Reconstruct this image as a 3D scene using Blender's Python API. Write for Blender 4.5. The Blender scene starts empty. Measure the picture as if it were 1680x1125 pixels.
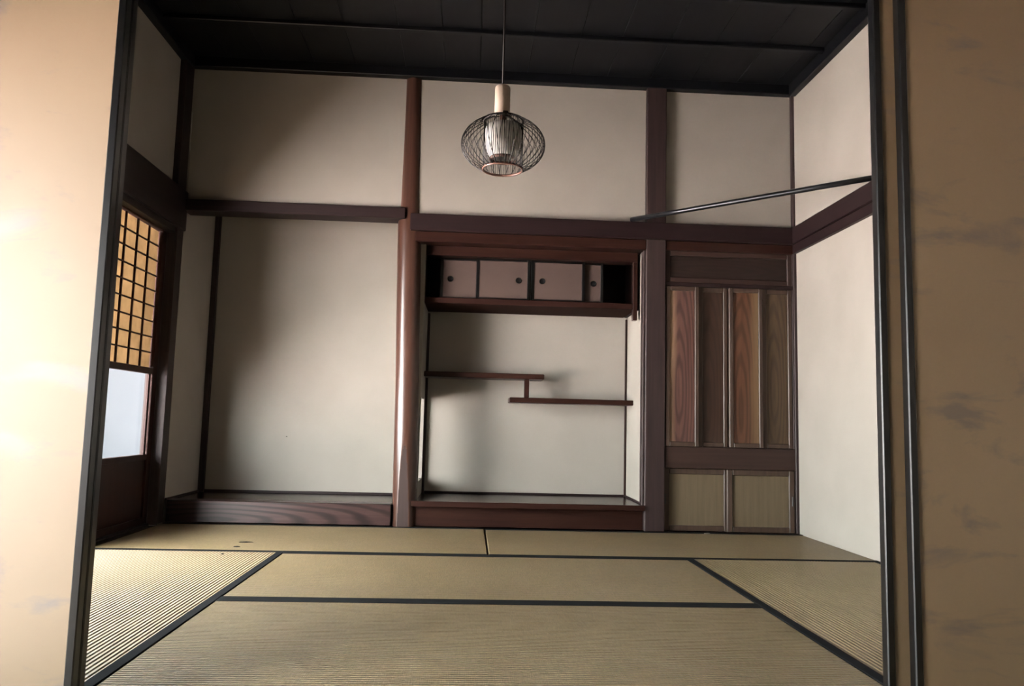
import bpy, bmesh, math, random
from mathutils import Vector, Matrix
random.seed(7)
S = bpy.context.scene
COL = S.collection

# ------------------------------------------------------------------ camera
FPX = 1261.4
cam_d = bpy.data.cameras.new('camera'); cam = bpy.data.objects.new('camera', cam_d); COL.objects.link(cam)
yaw, pitch, roll = math.radians(2.976), math.radians(5.862), math.radians(1.461)
fw = Vector((math.sin(yaw)*math.cos(pitch), math.cos(yaw)*math.cos(pitch), math.sin(pitch)))
rt = Vector((math.cos(yaw), -math.sin(yaw), 0)); up = rt.cross(fw)
r2 = rt*math.cos(roll) + up*math.sin(roll); u2 = up*math.cos(roll) - rt*math.sin(roll)
mw = Matrix((r2, u2, -fw)).transposed().to_4x4(); mw.translation = (-0.1088, -4.7003, 0.6373)
cam.matrix_world = mw
cam_d.sensor_fit = 'HORIZONTAL'; cam_d.sensor_width = 36.0; cam_d.lens = 36.0*FPX/1680.0
cam_d.clip_start = .02
S.camera = cam

# ------------------------------------------------------------------ sky and exposure
w = bpy.data.worlds.new('overcast_sky'); S.world = w; w.use_nodes = True
bg = w.node_tree.nodes['Background']; bg.inputs['Color'].default_value = (0.95, 0.98, 0.97, 1); bg.inputs['Strength'].default_value = 1.9
S.view_settings.view_transform = 'Standard'; S.view_settings.look = 'None'
S.view_settings.gamma = 1.0; S.view_settings.use_curve_mapping = False
S.view_settings.exposure = 5.1
sun_d = bpy.data.lights.new('hazy_sun_offscreen', 'SUN'); sun_d.energy = 13.0; sun_d.angle = math.radians(12); sun_d.color = (1.0, .95, .91)
sun = bpy.data.objects.new('hazy_sun_offscreen', sun_d); COL.objects.link(sun)
sun.rotation_euler = Vector((.42, -.18, -.87)).to_track_quat('-Z', 'Y').to_euler()

# ------------------------------------------------------------------ materials
def newmat(name):
    m = bpy.data.materials.new(name); m.use_nodes = True
    nt = m.node_tree; b = nt.nodes['Principled BSDF']
    return m, nt, b
def N(nt, t, **kw):
    n = nt.nodes.new(t)
    for k, v in kw.items():
        if k in n.inputs: n.inputs[k].default_value = v
        else: setattr(n, k, v)
    return n
def ramp(nt, fac, stops):
    r = nt.nodes.new('ShaderNodeValToRGB'); e = r.color_ramp.elements
    while len(e) < len(stops): e.new(.5)
    for el, (p, c) in zip(e, stops): el.position = p; el.color = (*c, 1)
    nt.links.new(fac, r.inputs[0]); return r.outputs[0]
def mixc(nt, fac, a, b, mode='MIX'):
    n = nt.nodes.new('ShaderNodeMix'); n.data_type = 'RGBA'; n.blend_type = mode
    for s, v in ((0, fac), (6, a), (7, b)):
        if hasattr(v, 'is_output') or isinstance(v, bpy.types.NodeSocket): nt.links.new(v, n.inputs[s])
        else: n.inputs[s].default_value = v if s == 0 else (*v, 1)
    return n.outputs[2]
def coords(nt, scale=(1, 1, 1), rnd=0.0, kind='Object'):
    tc = nt.nodes.new('ShaderNodeTexCoord'); mp = nt.nodes.new('ShaderNodeMapping'); mp.inputs['Scale'].default_value = scale
    nt.links.new(tc.outputs[kind], mp.inputs[0])
    if rnd:
        oi = nt.nodes.new('ShaderNodeObjectInfo'); ml = nt.nodes.new('ShaderNodeMath'); ml.operation = 'MULTIPLY'; ml.inputs[1].default_value = rnd
        nt.links.new(oi.outputs['Random'], ml.inputs[0])
        cb = nt.nodes.new('ShaderNodeCombineXYZ')
        for i in range(3): nt.links.new(ml.outputs[0], cb.inputs[i])
        ad = nt.nodes.new('ShaderNodeVectorMath'); ad.operation = 'ADD'
        nt.links.new(mp.outputs[0], ad.inputs[0]); nt.links.new(cb.outputs[0], ad.inputs[1]); return ad.outputs[0]
    return mp.outputs[0]
def bump(nt, b, h, strength=.2, dist=.002):
    n = nt.nodes.new('ShaderNodeBump'); n.inputs['Strength'].default_value = strength; n.inputs['Distance'].default_value = dist
    nt.links.new(h, n.inputs['Height']); nt.links.new(n.outputs[0], b.inputs['Normal'])

def wood(name, dark, light, axis='X', rough=.4, figure=.0, sap=None, across='X', spec=.28, fs=1.0):
    """stained timber: long streaks along axis, optional cathedral figure and a sapwood stripe"""
    m, nt, b = newmat(name); L = nt.links
    sc = {'X': (1.2, 28, 28), 'Y': (28, 1.2, 28), 'Z': (28, 28, 1.2)}[axis]
    n1 = N(nt, 'ShaderNodeTexNoise', Scale=1.6, Detail=6.0, Roughness=.62); L.new(coords(nt, sc, 9.0), n1.inputs['Vector'])
    col = ramp(nt, n1.outputs[0], [(.3, dark), (.7, light)])
    h = n1.outputs[0]
    if figure:
        s2 = {'X': (1.1, 9, 9), 'Y': (9, 1.1, 9), 'Z': (9, 9, 1.1)}[axis]
        s2 = tuple(v*fs for v in s2)
        nw = N(nt, 'ShaderNodeTexNoise', Scale=1.0, Detail=2.0); L.new(coords(nt, s2, 3.0), nw.inputs['Vector'])
        wv = N(nt, 'ShaderNodeTexWave', wave_type='RINGS', rings_direction='SPHERICAL', Scale=1.9, Distortion=2.6, Detail=2.0)
        wv.inputs['Detail Scale'].default_value = 1.2
        L.new(coords(nt, s2, .35), wv.inputs['Vector'])
        f2 = ramp(nt, wv.outputs['Fac'], [(.35, (0, 0, 0)), (.95, (1, 1, 1))])
        mm = nt.nodes.new('ShaderNodeMath'); mm.operation = 'MULTIPLY'; mm.inputs[1].default_value = figure; L.new(f2, mm.inputs[0])
        col = mixc(nt, mm.outputs[0], col, tuple(v*.42 for v in dark))
    if sap:
        scol, lo, hi = sap
        tc = nt.nodes.new('ShaderNodeTexCoord'); sx = nt.nodes.new('ShaderNodeSeparateXYZ'); L.new(tc.outputs['Object'], sx.inputs[0])
        nz = N(nt, 'ShaderNodeTexNoise', Scale=1.5, Detail=1.0); L.new(coords(nt, (3, 3, 1.3)), nz.inputs['Vector'])
        ma = nt.nodes.new('ShaderNodeMath'); ma.operation = 'MULTIPLY_ADD'; ma.inputs[1].default_value = .05; L.new(nz.outputs[0], ma.inputs[0]); L.new(sx.outputs[across], ma.inputs[2])
        mr = nt.nodes.new('ShaderNodeMapRange'); mr.inputs[1].default_value = lo; mr.inputs[2].default_value = hi; L.new(ma.outputs[0], mr.inputs[0])
        col = mixc(nt, mr.outputs[0], col, scol)
    L.new(col, b.inputs['Base Color']); b.inputs['Roughness'].default_value = rough; b.inputs['Specular IOR Level'].default_value = spec
    bump(nt, b, h, .12, .001)
    return m

def plaster(name, c1, c2, scale=2.2):
    m, nt, b = newmat(name); L = nt.links
    n1 = N(nt, 'ShaderNodeTexNoise', Scale=scale, Detail=3.0); L.new(coords(nt, (1, 1, 1), 0, 'Object'), n1.inputs['Vector'])
    L.new(ramp(nt, n1.outputs[0], [(.35, c1), (.65, c2)]), b.inputs['Base Color'])
    n2 = N(nt, 'ShaderNodeTexNoise', Scale=260.0, Detail=3.0); L.new(coords(nt), n2.inputs['Vector'])
    bump(nt, b, n2.outputs[0], .25, .0015); b.inputs['Roughness'].default_value = .92; b.inputs['Specular IOR Level'].default_value = .15
    return m

def tatami(name, axis):
    """woven rush: ribs run along the mat, 15 mm apart"""
    m, nt, b = newmat(name); L = nt.links
    wv = N(nt, 'ShaderNodeTexWave', wave_type='BANDS', bands_direction='Y' if axis == 'X' else 'X', wave_profile='SIN', Scale=1.0/0.015/ (20/ (2*math.pi)) , Distortion=0.0)
    L.new(coords(nt, (1, 1, 1)), wv.inputs['Vector'])
    n1 = N(nt, 'ShaderNodeTexNoise', Scale=2.0, Detail=5.0, Roughness=.65); L.new(coords(nt, (1, 1, 1), 8.), n1.inputs['Vector'])
    sc = (18, 420, 1) if axis == 'Y' else (420, 18, 1)
    n2 = N(nt, 'ShaderNodeTexNoise', Scale=1.0, Detail=3.0); L.new(coords(nt, sc), n2.inputs['Vector'])
    col = ramp(nt, n1.outputs[0], [(.3, (.182, .138, .077)), (.7, (.234, .181, .106))])
    col = mixc(nt, n2.outputs[0], mixc(nt, 1.0, col, (.62, .6, .55), 'MULTIPLY'), mixc(nt, 1.0, col, (1.25, 1.22, 1.18), 'MULTIPLY'))
    n3 = N(nt, 'ShaderNodeTexNoise', Scale=1.0, Detail=4.0, Roughness=.7); L.new(coords(nt, (70, 70, 1) if axis == 'Z' else ((45, 160, 1) if axis == 'Y' else (160, 45, 1)), 4.), n3.inputs['Vector'])
    col = mixc(nt, 1.0, col, ramp(nt, n3.outputs[0], [(.32, (.80, .79, .77)), (.68, (1.18, 1.19, 1.2))]), 'MULTIPLY')
    L.new(col, b.inputs['Base Color'])
    ad = nt.nodes.new('ShaderNodeMath'); ad.operation = 'MULTIPLY_ADD'; ad.inputs[1].default_value = .35
    L.new(n2.outputs[0], ad.inputs[0]); L.new(wv.outputs['Fac'], ad.inputs[2])
    bump(nt, b, ad.outputs[0], 1.0, .0045)
    b.inputs['Roughness'].default_value = .38; b.inputs['Specular IOR Level'].default_value = .7
    b.inputs['Anisotropic'].default_value = .95
    cv = nt.nodes.new('ShaderNodeCombineXYZ'); cv.inputs[0].default_value = 0.0 if axis == 'Y' else 1.0; cv.inputs[1].default_value = 1.0 if axis == 'Y' else 0.0
    L.new(cv.outputs[0], b.inputs['Tangent'])
    return m

def plain(name, c, rough=.5, metal=0.0, spec=.3, var=0.0):
    m, nt, b = newmat(name)
    if var:
        n1 = N(nt, 'ShaderNodeTexNoise', Scale=14.0, Detail=4.0); nt.links.new(coords(nt, (1, 1, 1), 5.), n1.inputs['Vector'])
        nt.links.new(ramp(nt, n1.outputs[0], [(.3, tuple(v*(1-var) for v in c)), (.7, tuple(min(1, v*(1+var)) for v in c))]), b.inputs['Base Color'])
    else: b.inputs['Base Color'].default_value = (*c, 1)
    b.inputs['Roughness'].default_value = rough; b.inputs['Metallic'].default_value = metal; b.inputs['Specular IOR Level'].default_value = spec
    return m

def fusuma_paper(name):
    """aged tan paper with a printed mica cloud pattern and a soft sheen"""
    m, nt, b = newmat(name); L = nt.links
    n1 = N(nt, 'ShaderNodeTexNoise', Scale=1.6, Detail=4.0); L.new(coords(nt, (1, 1, 1), 6.), n1.inputs['Vector'])
    base = ramp(nt, n1.outputs[0], [(.3, (.150, .096, .046)), (.7, (.188, .125, .064))])
    nc = N(nt, 'ShaderNodeTexNoise', Scale=2.3, Detail=7.0, Roughness=.6, Distortion=.5); L.new(coords(nt, (1.5, 1, 4.2), 7.), nc.inputs['Vector'])
    cl = ramp(nt, nc.outputs[0], [(.55, (0, 0, 0)), (.66, (1, 1, 1))])
    L.new(mixc(nt, cl, base, (.078, .048, .024)), b.inputs['Base Color'])
    b.inputs['Roughness'].default_value = .6; b.inputs['Specular IOR Level'].default_value = .5
    cr = nt.nodes.new('ShaderNodeMapRange'); cr.inputs[3].default_value = .36; cr.inputs[4].default_value = .75; L.new(cl, cr.inputs[0]); L.new(cr.outputs[0], b.inputs['Coat Weight'])
    b.inputs['Coat Roughness'].default_value = .58; b.inputs['Coat IOR'].default_value = 1.9
    nb = N(nt, 'ShaderNodeTexNoise', Scale=90.0, Detail=4.0); L.new(coords(nt), nb.inputs['Vector']); bump(nt, b, nb.outputs[0], .12, .001)
    return m

def translucent(name, c, mix=.5, rough=.6):
    m, nt, b = newmat(name); L = nt.links
    n1 = N(nt, 'ShaderNodeTexNoise', Scale=22.0, Detail=5.0); L.new(coords(nt, (1, 1, 1), 5.), n1.inputs['Vector'])
    col = ramp(nt, n1.outputs[0], [(.3, tuple(v*.86 for v in c)), (.7, tuple(min(1, v*1.08) for v in c))])
    L.new(col, b.inputs['Base Color']); b.inputs['Roughness'].default_value = rough; b.inputs['Specular IOR Level'].default_value = .2
    t = nt.nodes.new('ShaderNodeBsdfTranslucent'); L.new(col, t.inputs[0])
    mx = nt.nodes.new('ShaderNodeMixShader'); mx.inputs[0].default_value = mix
    L.new(b.outputs[0], mx.inputs[1]); L.new(t.outputs[0], mx.inputs[2]); L.new(mx.outputs[0], nt.nodes['Material Output'].inputs[0])
    return m

M = {}
M['lower'] = plaster('cream_plaster', (.232, .211, .183), (.254, .232, .203))
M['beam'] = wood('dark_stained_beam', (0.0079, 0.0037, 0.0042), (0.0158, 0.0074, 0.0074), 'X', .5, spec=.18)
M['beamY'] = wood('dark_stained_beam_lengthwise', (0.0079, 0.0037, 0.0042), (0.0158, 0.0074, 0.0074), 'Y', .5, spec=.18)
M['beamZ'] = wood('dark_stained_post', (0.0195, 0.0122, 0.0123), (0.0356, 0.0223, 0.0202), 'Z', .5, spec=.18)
M['red'] = wood('red_brown_rail', (0.0127, 0.0046, 0.0037), (0.0243, 0.0097, 0.0069), 'X', .36, spec=.14)
M['redZ'] = wood('red_brown_upright', (0.0127, 0.0046, 0.0037), (0.0243, 0.0097, 0.0069), 'Z', .36, spec=.14)
M['redmatte'] = wood('dry_red_brown_board', (0.0127, 0.0046, 0.0037), (0.0243, 0.0097, 0.0069), 'X', .85, spec=.05)
M['kamachi'] = wood('figured_sill_wood', (0.0248, 0.0119, 0.0112), (0.0446, 0.0231, 0.0205), 'X', .33, .95, fs=.75)
M['floorwood'] = wood('alcove_board_wood', (0.0165, 0.0099, 0.0073), (0.0281, 0.0172, 0.0125), 'X', .22, .3)
M['log'] = wood('polished_log', (0.0348, 0.0148, 0.0100), (0.0593, 0.0274, 0.0185), 'Z', .30, spec=.4)
M['logcut'] = wood('planed_log_face', (0.0257, 0.0145, 0.0127), (0.0348, 0.0200, 0.0169), 'Z', .6)
M['ceil'] = wood('black_ceiling_board', (0.0011, 0.0013, 0.0021), (0.0026, 0.0031, 0.0049), 'Y', .5)
M['ceilbeam'] = wood('black_ceiling_batten', (0.0011, 0.0013, 0.0022), (0.0026, 0.0030, 0.0052), 'X', .45)
M['lacquer'] = plain('black_lacquer', (0.0010, 0.0012, 0.0015), .28, 0, .6, .2)
M['tatX'] = tatami('rush_matting_crosswise', 'X'); M['tatY'] = tatami('rush_matting_lengthwise', 'Y')
M['hem'] = plain('navy_cloth_hem', (0.0043, 0.0052, 0.0062), .9, 0, .1, .35)
M['fusuma'] = fusuma_paper('mica_cloud_paper')
M['smallpaper'] = plaster('brown_door_paper', (0.0550, 0.0371, 0.0316), (0.0646, 0.0440, 0.0371), 3.)
M['amber'] = translucent('amber_paper', (0.3400, 0.2636, 0.1750), .5)
def clear_glass(name):
    m, nt, b = newmat(name)
    tr = nt.nodes.new('ShaderNodeBsdfTransparent'); tr.inputs[0].default_value = (.93, .95, .96, 1)
    gl = nt.nodes.new('ShaderNodeBsdfGlossy'); gl.inputs['Roughness'].default_value = .04
    mx = nt.nodes.new('ShaderNodeMixShader'); mx.inputs[0].default_value = .05; nt.links.new(tr.outputs[0], mx.inputs[1]); nt.links.new(gl.outputs[0], mx.inputs[2])
    nt.links.new(mx.outputs[0], nt.nodes['Material Output'].inputs[0]); return m
M['frost'] = clear_glass('window_glass')
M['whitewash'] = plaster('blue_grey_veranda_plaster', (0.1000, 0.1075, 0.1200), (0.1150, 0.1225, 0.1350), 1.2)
M['white'] = translucent('white_glass_shade', (0.6300, 0.6160, 0.5740), .15, .35)
M['bamboo'] = plain('dark_bamboo_strand', (0.0044, 0.0022, 0.0022), .45, 0, .5, .3)
M['ring'] = plain('brown_bamboo_ring', (0.1210, 0.0578, 0.0413), .35, 0, .5, .2)
M['palewood'] = wood('pale_turned_wood', (0.2730, 0.2100, 0.1628), (0.3150, 0.2467, 0.1943), 'Z', .5)
M['cord'] = plain('brown_cord', (0.0069, 0.0041, 0.0035), .6)
M['metal'] = plain('blackened_steel', (0.0182, 0.0198, 0.0224), .3, .7, .5, .2)
M['shoji'] = wood('shoji_frame_wood', (0.0174, 0.0053, 0.0036), (0.0297, 0.0090, 0.0059), 'Z', .5, spec=.14)
M['garden'] = plain('pale_garden_gravel', (.52, .47, .465), .95, 0, .1, .15)
M['deck'] = wood('engawa_boards', (0.0550, 0.0385, 0.0275), (0.0770, 0.0550, 0.0385), 'Y', .5)
M['doorframe'] = wood('closet_frame_wood', (0.0322, 0.0194, 0.0138), (0.0580, 0.0365, 0.0257), 'Z', .42)
M['doorframeX'] = wood('closet_rail_wood', (0.0198, 0.0099, 0.0079), (0.0347, 0.0182, 0.0139), 'X', .42)
M['panelA'] = wood('figured_panel_plum', (0.0618, 0.0295, 0.0242), (0.1019, 0.0510, 0.0402), 'Z', .38, .6, ((0.235, 0.150, 0.092), -.005, -.045))
M['panelB'] = wood('figured_panel_dark', (0.0248, 0.0116, 0.0074), (0.0392, 0.0190, 0.0116), 'Z', .45, .5)
M['panelC'] = wood('figured_panel_red', (0.0618, 0.0257, 0.0139), (0.0939, 0.0419, 0.0225), 'Z', .38, .55, ((0.135, 0.088, 0.046), .045, .10))
M['panelD'] = wood('figured_panel_olive', (0.0456, 0.0279, 0.0161), (0.0724, 0.0472, 0.0268), 'Z', .42, .45, ((0.1126, 0.0751, 0.0402), -.03, -.07))
M['panelT'] = wood('figured_panel_top', (0.0132, 0.0073, 0.0059), (0.0231, 0.0132, 0.0106), 'X', .36, .4)
M['panelL'] = wood('weathered_panel_grey', (0.0832, 0.0618, 0.0365), (0.1153, 0.0865, 0.0524), 'Z', .55, .0)
M['chip'] = plain('dark_chip', (0.0044, 0.0033, 0.0026), .7)
M['pull'] = plain('black_iron_pull', (.003, .003, .003), .75, 0, .1)
M['scrap'] = plain('white_scrap', (0.5250, 0.5040, 0.4760), .8)

# ------------------------------------------------------------------ builders
WL = {}
def place(o, loc, parent):
    COL.objects.link(o); WL[o] = Vector(loc)
    if parent is not None:
        o.parent = parent; o.location = Vector(loc) - WL[parent]
    else: o.location = loc
    return o
def thing(name, loc, label=None, cat=None, group=None, kind=None):
    o = bpy.data.objects.new(name, None); o.empty_display_size = .05
    place(o, loc, None); tag(o, label, cat, group, kind); return o
def tag(o, label=None, cat=None, group=None, kind=None):
    if label: o['label'] = label
    if cat: o['category'] = cat
    if group: o['group'] = group
    if kind: o['kind'] = kind
    return o
CACHE = {}
def bm_box(bm, c, d, bev=0.0):
    r = bmesh.ops.create_cube(bm, size=1.0)
    vs = r['verts']
    for v in vs: v.co = Vector((v.co.x*d[0] + c[0], v.co.y*d[1] + c[1], v.co.z*d[2] + c[2]))
    if bev:
        es = list({e for v in vs for e in v.link_edges})
        bmesh.ops.bevel(bm, geom=es, offset=min(bev, min(d)*.35), segments=1, affect='EDGES', profile=.5)
def box(name, x0, x1, y0, y1, z0, z1, mat, parent=None, bev=.002, kind=None):
    if x0 > x1: x0, x1 = x1, x0
    if y0 > y1: y0, y1 = y1, y0
    if z0 > z1: z0, z1 = z1, z0
    d = (round(x1-x0, 5), round(y1-y0, 5), round(z1-z0, 5)); key = (d, bev, mat)
    if key not in CACHE:
        me = bpy.data.meshes.new(name); bm = bmesh.new(); bm_box(bm, (0, 0, 0), d, bev); bm.to_mesh(me); bm.free(); me.materials.append(M[mat]); CACHE[key] = me
    o = bpy.data.objects.new(name, CACHE[key]); place(o, ((x0+x1)/2, (y0+y1)/2, (z0+z1)/2), parent)
    if kind: o['kind'] = kind
    return o
def boxes(name, lst, mat, parent=None, bev=.002, kind=None):
    """one part made of several joined boxes (x0,x1,y0,y1,z0,z1)"""
    c = Vector([sum((b[2*i]+b[2*i+1])/2 for b in lst)/len(lst) for i in range(3)])
    me = bpy.data.meshes.new(name); bm = bmesh.new()
    for b in lst: bm_box(bm, ((b[0]+b[1])/2-c[0], (b[2]+b[3])/2-c[1], (b[4]+b[5])/2-c[2]), (abs(b[1]-b[0]), abs(b[3]-b[2]), abs(b[5]-b[4])), bev)
    bm.to_mesh(me); bm.free(); me.materials.append(M[mat])
    o = bpy.data.objects.new(name, me); place(o, c, parent)
    if kind: o['kind'] = kind
    return o
def frame(name, x0, x1, y0, y1, z0, z1, sw, rw, mat, parent=None, plane='XZ', bev=.0015, rb=None):
    """rectangular frame: stiles sw wide, rails rw high, in the XZ or the YZ plane"""
    rb = rw if rb is None else rb
    if plane == 'XZ':
        l = [(x0, x0+sw, y0, y1, z0, z1), (x1-sw, x1, y0, y1, z0, z1), (x0+sw, x1-sw, y0, y1, z0, z0+rb), (x0+sw, x1-sw, y0, y1, z1-rw, z1)]
    else:
        l = [(x0, x1, y0, y0+sw, z0, z1), (x0, x1, y1-sw, y1, z0, z1), (x0, x1, y0+sw, y1-sw, z0, z0+rb), (x0, x1, y0+sw, y1-sw, z1-rw, z1)]
    return boxes(name, l, mat, parent, bev)
def mesh_obj(name, verts, faces, mat, loc, parent=None, smooth=True):
    me = bpy.data.meshes.new(name); me.from_pydata(verts, [], faces); me.update()
    for m in (mat if isinstance(mat, (list, tuple)) else [mat]): me.materials.append(M[m])
    if smooth:
        for p in me.polygons: p.use_smooth = True
    o = bpy.data.objects.new(name, me); place(o, loc, parent); return o
def lathe(name, prof, mat, loc, parent=None, seg=40, closed=False):
    vs, fs = [], []
    n = len(prof)
    for i in range(seg):
        a = 2*math.pi*i/seg
        for r, z in prof: vs.append((r*math.cos(a), r*math.sin(a), z))
    for i in range(seg):
        j = (i+1) % seg
        for k in range(n if closed else n-1):
            l = (k+1) % n
            fs.append((i*n+k, j*n+k, j*n+l, i*n+l))
    return mesh_obj(name, vs, fs, mat, loc, parent)
def tube_into(vs, fs, pts, r, seg=6):
    base = len(vs); n = len(pts)
    for i, p in enumerate(pts):
        t = (pts[min(i+1, n-1)] - pts[max(i-1, 0)]).normalized()
        a = t.orthogonal().normalized() if abs(t.z) > .9 else t.cross(Vector((0, 0, 1))).normalized()
        b = t.cross(a)
        for k in range(seg):
            an = 2*math.pi*k/seg; q = p + (a*math.cos(an) + b*math.sin(an))*r; vs.append(tuple(q))
    for i in range(n-1):
        for k in range(seg):
            l = (k+1) % seg; fs.append((base+i*seg+k, base+i*seg+l, base+(i+1)*seg+l, base+(i+1)*seg+k))
    fs.append(tuple(base+k for k in range(seg))[::-1]); fs.append(tuple(base+(n-1)*seg+k for k in range(seg)))
def tubes(name, paths, r, mat, loc, parent=None, seg=6):
    vs, fs = [], []
    for p in paths: tube_into(vs, fs, [Vector(q) for q in p], r, seg)
    return mesh_obj(name, vs, fs, mat, loc, parent)
ntrim = [0]
def trim(x0, x1, y0, y1, z0, z1, mat, label=None, bev=.004):
    ntrim[0] += 1
    return tag(box('trim_%d' % ntrim[0], x0, x1, y0, y1, z0, z1, mat, None, bev), label, None, None, 'structure')

# ------------------------------------------------------------------ room dimensions
XL, XR = -1.925, 1.925            # plaster faces of the side walls
ZC = 2.785                        # underside of the ceiling cornice
YF = -2.875                       # line of the sliding doors towards the next room
YE = -5.95                        # far end of the room the camera stands in
DT, DS = .58, .52                 # depth of the picture alcove and of the shelf alcove

# floor and ground
f = box('floor', -2.05, 2.05, YE, .85, -.16, -.058, 'deck', None, 0); tag(f, kind='structure')
box('next_room_matting', XL, XR, YE, -2.965, -.058, 0, 'tatY', f, 0)
g = box('ground', -30, 30, -30, 25, -.66, -.56, 'garden', None, 0); tag(g, kind='structure')
en = box('veranda_floor', -3.35, -2.05, YE, .85, -.16, -.05, 'deck', None, 0); tag(en, kind='structure')
ea = box('eave', -3.45, -2.05, YE-.6, 1.2, 2.30, 2.37, 'beamY', None, 0); tag(ea, kind='structure')

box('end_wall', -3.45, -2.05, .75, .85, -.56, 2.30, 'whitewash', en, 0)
box('added_light_blocker', -2.45, -2.05, -3.28, -3.22, -.05, 2.30, 'shoji', en, 0)  # unseen panel, added to keep daylight off the left of the picture alcove

box('added_end_shade', -3.45, -3.38, -.75, .75, -.56, 2.30, 'shoji', en, 0)  # made-up board out of view that shades the veranda end wall

# side and end walls
wr = box('wall_right', XR, 2.05, YE, .85, -.06, 3.0, 'lower', None, 0); tag(wr, kind='structure')
box('upper_plaster', XR-.004, XR+.01, YF, .03, 1.88, 2.84, 'lower', wr, 0)
wl = box('wall_left', -2.05, XL, YE, .85, 1.74, 3.0, 'lower', None, 0); tag(wl, kind='structure')
box('alcove_end_panel', -2.05, -1.93, -.005, .85, -.06, 1.75, 'lower', wl, 0)
box('pier', -2.05, XL, -3.50, -2.80, -.06, 1.75, 'lower', wl, 0)
box('pier', -2.05, XL, YE, -4.25, -.06, 1.75, 'lower', wl, 0)
box('window_apron', -2.05, XL, -4.25, -3.50, -.06, .06, 'lower', wl, 0)
box('window_head', -2.05, XL, -4.25, -3.50, 1.42, 1.75, 'lower', wl, 0)
box('end_plaster', -2.05, 2.05, YE-.1, YE, -.06, 3.0, 'lower', wr, 0)
wf = box('wall_front', -1.93, 1.93, -2.945, -2.885, 1.80, 3.0, 'lower', None, 0); tag(wf, kind='structure')
cn = box('ceiling', -2.05, 2.05, YE, .85, 2.875, 3.0, 'ceil', None, 0); tag(cn, kind='structure')

# ceiling boards and battens
x = -1.95; i = 0
widths = [.27, .24, .29, .26, .31, .25, .22, .30, .27, .24, .28, .26, .30, .25, .27, .29]
while x < 1.94:
    wd = widths[i % len(widths)]; x1 = min(x+wd, 1.95)
    dz = .002*((i*7) % 3)
    box('board', x+.001, x1-.001, YF-.02, .05, 2.850-dz, 2.874-dz, 'ceil', cn, .002)
    x = x1; i += 1
for yb in (-.52, -.99, -1.46, -1.93, -2.40):
    box('batten', -1.93, 1.93, yb-.016, yb+.016, 2.822, 2.850, 'ceilbeam', cn, .004)
box('cornice', -1.93, 1.93, -.03, .05, ZC, 2.85, 'ceilbeam', cn, .004)
box('cornice', -1.93, XL+.045, YF, -.03, ZC-.012, 2.85, 'ceil', cn, .004)
box('cornice', XR-.045, 1.93, YF, -.03, ZC-.015, 2.85, 'ceil', cn, .004)

# ------------------------------------------------------------------ back wall
wb = box('wall_back', -2.05, 2.05, .76, .85, -.06, 3.0, 'beam', None, 0); tag(wb, kind='structure')
wu = box('wall_back_upper', -.52, .97, .020, .075, 1.86, 2.80, 'lower', None, 0); tag(wu, kind='structure')      # above the shelf alcove
box('plaster_panel', -1.90, -.52, .020, .075, 1.90, 2.80, 'lower', wu, 0)          # above the picture alcove
box('plaster_panel', 1.07, 1.93, .020, .075, 1.86, 2.80, 'lower', wu, 0)           # above the closet
def st(name, *a): return box(name, *a, kind='structure')
st('wall_alcove_back', -1.93, -.475, DT, .74, .0, 2.5, 'lower', None, 0)
st('wall_alcove_left', -1.95, -1.888, .001, DT, .0, 2.5, 'lower', None, 0)
st('ceiling_alcove', -1.93, -.40, .075, .75, 2.5, 2.84, 'lower', None, 0)
st('wall_shelf_back', -.415, 1.04, DS, .74, .0, 2.84, 'lower', None, 0)
st('wall_shelf_right', .956, 1.04, .06, DS, .0, 2.84, 'lower', None, 0)
# partition between the alcoves with a low opening
boxes('wall_partition', [(-.475, -.416, .06, .74, 0, .255), (-.475, -.416, .06, .74, .775, 2.5), (-.475, -.416, .06, .13, .255, .775), (-.475, -.416, .465, .74, .255, .775)], 'lower', None, 0, 'structure')
st('wall_closet_back', 1.04, 2.0, .45, .74, 0, 2.84, 'beam', None, 0)

# corner posts, posts, beams
trim(-2.0, -1.888, -.13, .0, .0, 2.79, 'beamZ', 'dark square corner post between paper screen door and picture alcove')
trim(-1.93, -1.872, -.134, -.1285, .0, 1.735, 'beamZ', 'thin wooden strip on the corner post beside the paper screen door')
trim(-1.888, -1.852, DT-.036, DT, .13, 2.4, 'beamZ', 'thin dark corner strip inside the picture alcove')
trim(-.415, -.398, DS-.02, DS, .15, 1.36, 'beamZ', 'thin dark corner strip behind the log pillar')
trim(.941, .955, DS-.016, DS, .15, 1.36, 'redZ', 'thin brown corner strip in the shelf alcove')
trim(.962, 1.087, -.022, .06, .0, 2.79, 'beamZ', 'square dark wooden post between shelf alcove and closet', .005)
trim(.948, .964, -.004, .06, .15, 1.73, 'beamZ', 'narrow dark strip lining the square post in the shelf alcove')
trim(1.906, 1.93, -.012, .03, .0, 2.79, 'beamZ', 'slim dark corner post beside the closet')
# beams of the back wall
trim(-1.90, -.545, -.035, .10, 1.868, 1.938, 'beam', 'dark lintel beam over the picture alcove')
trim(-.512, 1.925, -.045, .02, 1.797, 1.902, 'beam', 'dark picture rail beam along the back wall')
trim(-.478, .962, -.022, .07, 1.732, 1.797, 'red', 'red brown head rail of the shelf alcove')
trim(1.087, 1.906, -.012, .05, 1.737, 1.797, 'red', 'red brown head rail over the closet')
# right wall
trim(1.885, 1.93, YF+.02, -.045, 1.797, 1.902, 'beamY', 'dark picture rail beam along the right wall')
trim(1.900, 1.93, YF+.02, -.012, 1.742, 1.797, 'beamY', 'narrow dark rail under the right wall beam')
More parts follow.
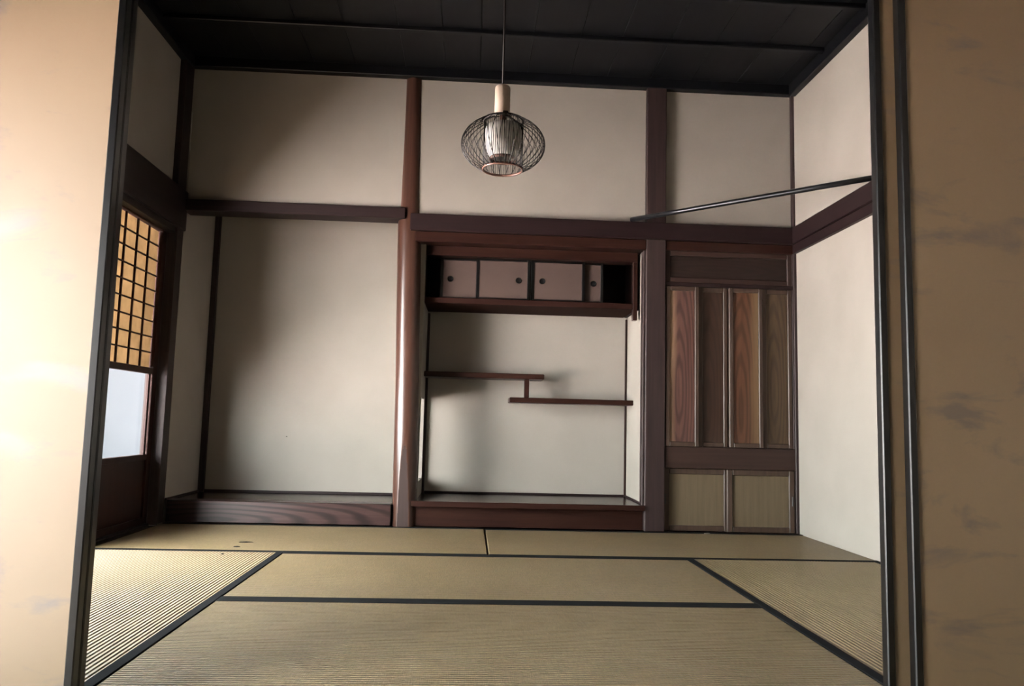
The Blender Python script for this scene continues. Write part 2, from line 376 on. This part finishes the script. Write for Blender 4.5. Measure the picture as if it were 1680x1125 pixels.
# left wall
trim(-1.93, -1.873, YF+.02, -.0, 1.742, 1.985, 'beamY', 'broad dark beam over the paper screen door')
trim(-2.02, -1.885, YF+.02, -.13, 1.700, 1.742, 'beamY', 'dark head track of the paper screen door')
trim(-2.02, -1.915, -2.80, -.13, -.058, .012, 'beamY', 'dark floor track of the paper screen door')
trim(-1.915, -1.874, -.945, -.1345, -.058, .0, 'beamY', 'narrow dark floor edging along the paper screen door', 0)
trim(-2.02, -1.87, -2.98, -2.86, .0, 2.79, 'beamZ', 'dark corner post at the sliding doors')
trim(1.87, 1.93, -2.98, -2.86, .0, 2.79, 'beamZ', 'dark corner post at the sliding doors by the right wall')
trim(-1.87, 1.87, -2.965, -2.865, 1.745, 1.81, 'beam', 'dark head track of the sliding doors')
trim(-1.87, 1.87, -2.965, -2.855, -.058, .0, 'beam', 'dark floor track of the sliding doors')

# ------------------------------------------------------------------ log pillar
def log_pillar():
    t = thing('alcove_pillar', (-.487, .045, 0), 'glossy red brown log pillar with planed pointed face at its foot', 'pillar')
    prof = [(0, -.487, .071), (.5, -.494, .072), (.96, -.502, .072), (1.4, -.512, .073), (1.85, -.522, .073), (1.90, -.523, .064), (2.0, -.523, .060), (2.4, -.525, .055), (2.80, -.527, .052)]
    def at(z):
        for a, b in zip(prof, prof[1:]):
            if z <= b[0]:
                k = (z-a[0])/(b[0]-a[0]); return a[1]+(b[1]-a[1])*k, a[2]+(b[2]-a[2])*k
        return prof[-1][1:]
    zs = [i*.02 for i in range(31)] + [.6+.05*i for i in range(1, 45)]
    seg = 72; vs = []; fs = []; cut = []
    rnd = random.Random(3); ph = [rnd.uniform(0, 6.28) for _ in range(6)]
    for z in zs:
        cx, r = at(z); d = max(0, .0105*(1-z/.50))
        for k in range(seg):
            a = 2*math.pi*k/seg
            rr = r*(1+.012*math.sin(3*a+ph[0]+z*1.1)+.008*math.sin(5*a+ph[1]-z*2.3)+.006*math.sin(z*7+ph[2]+a))
            x, y = rr*math.cos(a), rr*math.sin(a); c = False
            if d > 0 and y < -.071+d: y = -.071+d; c = True
            vs.append((cx+x+.487, y, z)); cut.append(c)
    n = len(zs)
    for i in range(n-1):
        for k in range(seg):
            l = (k+1) % seg; fs.append((i*seg+k, i*seg+l, (i+1)*seg+l, (i+1)*seg+k))
    o = mesh_obj('log', vs, fs, ['log', 'logcut'], (-.487, .045, 0), t)
    for p in o.data.polygons:
        if all(cut[v] for v in p.vertices): p.material_index = 1; p.use_smooth = False
log_pillar()

# ------------------------------------------------------------------ alcove platforms
t = thing('alcove_platform', (-1.22, .3, 0), 'low raised floor of the picture alcove with figured front sill', 'platform')
box('front_sill', -1.872, -.562, -.012, .09, .006, .131, 'kamachi', t, .003)
box('floor_board', -1.888, -.475, .09, DT, .06, .128, 'floorwood', t, 0)
box('skirting', -1.852, -.475, DT-.012, DT, .128, .143, 'beam', t, .001)
box('skirting', -1.888, -1.878, .0, DT-.036, .128, .140, 'beam', t, .001)
t = thing('alcove_platform', (.26, .3, 0), 'overhanging board floor under the staggered shelf', 'platform')
box('floor_board', -.442, .962, -.032, DS, .124, .156, 'floorwood', t, .003)
box('front_edge', -.442, .962, -.036, -.030, .124, .156, 'red', t, .001)
box('front_panel', -.44, .962, .022, .05, .002, .124, 'red', t, .002)
box('skirting', -.398, .941, DS-.012, DS, .156, .168, 'beam', t, .001)
box('skirting', .947, .955, .02, DS-.016, .156, .166, 'beam', t, .001)

# ------------------------------------------------------------------ staggered shelf
t = thing('staggered_shelf', (.25, .4, .76), 'two level staggered shelf of red brown boards joined by short strut', 'shelf')
box('shelf_board', -.415, .368, .30, DS, .918, .952, 'red', t, .004)
box('shelf_board', .145, .955, .29, DS, .764, .797, 'red', t, .004)
box('strut', .240, .272, .315, .345, .797, .918, 'redZ', t, .003)

# ------------------------------------------------------------------ upper cupboard with four paper doors
t = thing('wall_cupboard', (.25, .3, 1.37), 'shallow upper cupboard with four brown paper sliding doors and gaps', 'cupboard')
box('top_rail', -.43, .935, .10, .20, 1.675, 1.74, 'red', t, .003)
box('ceiling_board', -.415, .955, .05, DS, 1.735, 1.75, 'beam', t, 0)
box('shelf_board', -.43, .93, .11, DS, 1.372, 1.408, 'redmatte', t, .003)
box('side_upright', .908, .935, .105, .15, 1.30, 1.735, 'redZ', t, .002)
box('side_panel', -.43, -.414, .10, DS, 1.372, 1.74, 'beamZ', t, .001)
box('inside_back', -.41, .94, DS-.02, DS, 1.408, 1.735, 'beam', t, 0)
box('inside_panel', .935, .954, .15, DS, 1.372, 1.735, 'beam', t, 0)
def small_door(x0, y0, hx, nm='sliding_door'):
    x1 = x0+.346
    d = frame(nm, x0, x1, y0, y0+.018, 1.4085, 1.6745, .018, .014, 'lacquer', t)
    box('paper', x0+.012, x1-.012, y0+.005, y0+.013, 1.4185, 1.6645, 'smallpaper', d, 0)
    lathe('finger_pull', [(0, -.0006), (.015, -.0006), (.0165, .0022), (.0195, .0022), (.020, -.001)], 'pull', (hx, y0+.004, 1.540), d, 24).rotation_euler = (math.radians(90), 0, 0)
small_door(-.326, .172, -.262); small_door(-.096, .148, .176); small_door(.256, .148, .328); small_door(.380, .172, .662)

# ------------------------------------------------------------------ closet
t = thing('closet', (1.5, .1, 0), 'built in closet of figured wood doors between post and right wall', 'closet')
YC = .0
d = frame('top_panel_frame', 1.089, 1.898, YC-.004, YC+.024, 1.535, 1.737, .030, .032, 'doorframeX', t, bev=.004)
box('panel', 1.117, 1.870, YC+.012, YC+.020, 1.560, 1.710, 'panelT', d, 0)
box('rail', 1.089, 1.906, YC-.008, YC+.04, 1.511, 1.535, 'beam', t, .003)
box('rail', 1.089, 1.906, YC-.010, YC+.04, .381, .514, 'doorframeX', t, .004)
box('jamb', 1.898, 1.908, YC-.006, YC+.04, .0, 1.737, 'beamZ', t, .002)
box('back_board', 1.089, 1.906, YC+.05, YC+.06, .0, 1.737, 'beam', t, 0)
for (x0, x1, dy, pm, lab) in [(1.092, 1.301, -.012, 'panelA', 'plum brown panel with pale sapwood stripe'), (1.305, 1.488, .010, 'panelB', 'very dark brown panel'), (1.492, 1.706, -.012, 'panelC', 'red brown panel with pale edge'), (1.708, 1.897, .002, 'panelD', 'olive brown panel')]:
    d = frame('folding_door', x0, x1, YC+dy, YC+dy+.026, .515, 1.510, .026, .028, 'doorframe', t, bev=.0035)
    tag(box('panel', x0+.024, x1-.024, YC+dy+.011, YC+dy+.019, .540, 1.485, pm, d, 0), lab)
for (x0, x1, dy, hx) in [(1.089, 1.497, .012, 1.0985), (1.476, 1.897, -.010, 1.886)]:
    d = frame('low_sliding_door', x0, x1, YC+dy, YC+dy+.022, .003, .380, .034, .034, 'doorframe', t, bev=.0035)
    box('panel', x0+.030, x1-.030, YC+dy+.010, YC+dy+.018, .030, .350, 'panelL', d, 0)
    box('finger_pull', hx-.005, hx+.005, YC+dy-.0012, YC+dy+.004, .165, .225, 'lacquer', d, .001)

# ------------------------------------------------------------------ paper screen door in the left wall
def screen_door(name, y0, y1, label, xo=-1.945):
    # y0 is the end towards the alcove
    d = thing(name, (xo, (y0+y1)/2, 0), label, None, None, 'structure')
    x0, x1 = xo-.016, xo+.016
    fr = boxes('frame', [(x0, x1, y0-.055, y0, .013, 1.70), (x0, x1, y1, y1+.055, .013, 1.70), (x0, x1, y1+.055, y0-.055, 1.69, 1.70), (x0, x1, y1+.055, y0-.055, .858, .892), (x0, x1, y1+.055, y0-.055, .372, .402), (x0, x1, y1+.055, y0-.055, .013, .05)], 'shoji', d, .002)
    a, b = y0-.055, y1+.055
    nc = 5; nr = 9; pw = (a-b)/nc; phh = (1.69-.892)/nr
    for r in range(nr):
        for c in range(nc):
            ya = a-pw*c; za = .892+phh*r
            box('paper_pane', xo-.009, xo-.007, ya-pw+.004, ya-.004, za+.003, za+phh-.003, 'amber', d, 0)
    for c in range(1, nc): box('muntin', xo-.007, xo+.003, a-pw*c-.0055, a-pw*c+.0055, .892, 1.69, 'shoji', d, .001)
    for r in range(1, nr): box('muntin', xo-.007, xo+.001, b, a, .892+phh*r-.004, .892+phh*r+.004, 'shoji', d, .001)
    box('glass_pane', xo-.004, xo+.000, b-.002, a+.002, .395, .865, 'frost', d, 0)
    box('glazing_bar', xo-.002, xo+.012, a-.042, a-.016, .402, .858, 'shoji', d, .001)
    box('wood_panel', xo-.006, xo+.004, b-.002, a+.002, .045, .376, 'shoji', d, 0)
    return d
screen_door('door_1', -.14, -.985, 'paper screen door with amber lattice panes over a white glass pane')
screen_door('door_6', -1.93, -2.79, 'closed paper screen door nearer to the sliding doors')

# ------------------------------------------------------------------ papered sliding doors between the rooms
def fusuma(name, x0, x1, y0, y1, label):
    d = frame(name, x0, x1, y0, y1, .001, 1.744, .019, .022, 'lacquer', None, bev=.0025)
    tag(d, label, None, None, 'structure')
    box('paper', x0+.017, x1-.017, y0+.004, y1-.004, .02, 1.724, 'fusuma', d, 0)
    return d
fusuma('door_2', -1.865, -.936, -2.952, -2.926, 'pale papered sliding door with faint cloud print and black frame')
fusuma('door_3', -1.862, -.936, -2.920, -2.894, 'papered sliding door hidden behind the pale one, black edge showing')
fusuma('door_4', .867, 1.800, -2.920, -2.894, 'black framed sliding door peeping out behind the brown one')
fusuma('door_5', .914, 1.865, -2.952, -2.926, 'brown papered sliding door with dark cloud stains and black frame')

# ------------------------------------------------------------------ mats
def mat(x0, x1, y0, y1, axis, label):
    t = thing('tatami_mat', ((x0+x1)/2, (y0+y1)/2, -.056), label, 'tatami mat')
    box('rush_surface', x0, x1, y0, y1, -.056, 0, 'tatX' if axis == 'X' else 'tatY', t, .003)
    h = .033
    if axis == 'X':
        box('cloth_hem', x0, x1, y0-.0005, y0+h, -.02, .0018, 'hem', t, .001); box('cloth_hem', x0, x1, y1-h, y1+.0005, -.02, .0018, 'hem', t, .001)
    else:
        box('cloth_hem', x0-.0005, x0+h, y0, y1, -.02, .0018, 'hem', t, .001); box('cloth_hem', x1-h, x1+.0005, y0, y1, -.02, .0018, 'hem', t, .001)
mat(-1.872, -.006, -.945, -.018, 'X', 'rush mat lying along the front of the picture alcove')
mat(.003, 1.922, -.945, -.036, 'X', 'rush mat lying along the shelf alcove and closet')
mat(-1.913, -.966, -2.852, -.949, 'Y', 'brightly lit ribbed rush mat beside the paper screen door')
mat(.958, 1.922, -2.852, -.949, 'Y', 'ribbed rush mat running along the bare right wall')
mat(-.963, .955, -1.896, -.949, 'X', 'crosswise rush mat between the ribbed mats, touching the mats along the alcoves')
mat(-.963, .955, -2.852, -1.899, 'X', 'crosswise rush mat between the ribbed mats, beside the sliding door track')

# ------------------------------------------------------------------ pendant lamp
def pendant():
    cx, cy = .0, -1.43
    t = thing('pendant_lamp', (cx, cy, 1.735), 'woven dark bamboo pendant lamp with white shade hanging on a cord', 'lamp')
    zt, zb, ro, ri = 1.954, 1.736, .184, .086
    zm = (zt+zb)/2
    f0 = math.asin(ri/ro); bz = (zt-zb)/2/math.cos(f0)
    paths = []
    n = 64
    for k in range(n):
        a0 = 2*math.pi*k/n; p = []; s = -1 if k % 2 else 1
        for i in range(25):
            u = i/24; ph = f0+(math.pi-2*f0)*u; a = a0+s*(u-.5)*.14
            p.append((ro*math.sin(ph)*math.cos(a), ro*math.sin(ph)*math.sin(a), bz*math.cos(ph)))
        paths.append(p)
    o = tubes('outer_cage', paths, .0015, 'bamboo', (cx, cy, zm), t, 5)
    p2 = []
    for k in range(56):
        a = 2*math.pi*k/56; p2.append([(ri*math.cos(a), ri*math.sin(a), zb-zm), (ri*math.cos(a+.015), ri*math.sin(a+.015), zt-zm)])
    tubes('inner_cage', p2, .0013, 'bamboo', (cx, cy, zm), t, 5)
    for z, m in ((zt, 'bamboo'), (zb, 'ring')):
        lathe('rim_ring', [(ri-.002, -.005), (ri+.004, -.005), (ri+.004, .005), (ri-.002, .005)], m, (cx, cy, z), t, 48, True)
    lathe('glass_shade', [(.034, 1.942-zm), (.066, 1.935-zm), (.079, 1.918-zm), (.0825, 1.89-zm), (.081, 1.845-zm), (.074, 1.810-zm), (.056, 1.782-zm), (.054, 1.782-zm), (.072, 1.811-zm), (.079, 1.845-zm), (.0805, 1.89-zm), (.077, 1.915-zm)], 'white', (cx, cy, zm), t, 48)
    lathe('shade_rim', [(.051, -.004), (.058, -.004), (.0595, .010), (.052, .010)], 'ring', (cx, cy, 1.779), t, 40, True)
    lathe('lamp_holder', [(0, .126), (.030, .126), (.033, .122), (.034, .115), (.034, .0), (0, 0)], 'palewood', (cx-.008, cy, 1.985), t, 40)
    lathe('socket', [(0, .05), (.016, .05), (.016, -.005), (0, -.005)], 'ring', (cx-.004, cy, 1.940), t, 24)
    # bent strap that hangs the cage from the holder
    p = [(.090, -.028, 1.922-zt), (.075, -.052, 1.922-zt), (.055, -.066, 1.926-zt), (.035, -.072, 1.938-zt), (.012, -.072, 1.947-zt), (-.008, -.070, 1.958-zt), (-.004, -.080, 1.966-zt), (.015, -.084, 1.963-zt)]
    tubes('strap', [p], .0045, 'bamboo', (cx, cy, zt), t, 8)
    p = [(-.088, .0, 0), (-.05, .0, .018), (-.01, .0, .022)]
    tubes('strap', [p], .003, 'bamboo', (cx, cy, zt), t, 8)
    tubes('pull_wire', [[(-.03, -.03, .0), (-.02, -.035, -.022), (-.012, -.03, .004)]], .0012, 'bamboo', (cx, cy, 1.79), t, 5)
    tubes('cord', [[(0, 0, 0), (-.003, 0, .74)]], .0046, 'cord', (cx-.008, cy, 2.110), t, 8)
pendant()

# ------------------------------------------------------------------ pole laid across the corner
a, b = Vector((.862, -.032, 1.9165)), Vector((1.900, -1.0, 1.9165))
b = Vector((1.900, -.985, 1.922))
mid = (a+b)/2
o = tubes('metal_pole', [[a-mid, (a-mid)*.5, (b-mid)*.5, b-mid]], .0145, 'metal', mid, None, 20)
tag(o, 'dark metal pole resting on the picture rails across the corner', 'pole')

# ------------------------------------------------------------------ litter on the mats
def chip(x, y, l, wdt, rz, m, label, cat, z=.0):
    o = mesh_obj({'chip': 'wood_chip', 'scrap': 'paper_scrap'}[m], [(-l/2, -wdt*.2, 0), (0, -wdt/2, 0), (l/2, 0, 0), (0, wdt/2, 0), (-l*.4, 0, .003), (0, -wdt*.1, .005), (l*.35, 0, .003)],
                 [(0, 1, 5, 4), (1, 2, 6, 5), (2, 3, 5, 6), (3, 0, 4, 5), (0, 3, 2, 1)], m, (x, y, z), None, False)
    o.rotation_euler = (0, 0, rz); tag(o, label, cat)
chip(-1.215, -.675, .075, .022, .12, 'chip', 'long dark splinter lying on the mat before the picture alcove', 'splinter')
chip(-1.22, -.815, .035, .016, .0, 'chip', 'short dark crumb lying near the long splinter on the mat', 'splinter')
chip(-1.225, -1.02, .016, .012, .5, 'chip', 'tiny dark crumb on the brightly lit ribbed mat', 'splinter')
chip(1.335, -.060, .055, .016, .35, 'scrap', 'curl of white paper lying before the low closet door', 'paper scrap')
o = lathe('wall_nail', [(0, .006), (.003, .006), (.0035, 0), (.0015, 0), (.0015, -.012), (0, -.012)], 'chip', (-1.333, DT-.005, .502), None, 12); o.rotation_euler = (math.radians(90), 0, 0)
tag(o, 'small dark nail in the plaster at the back of the picture alcove', 'nail')
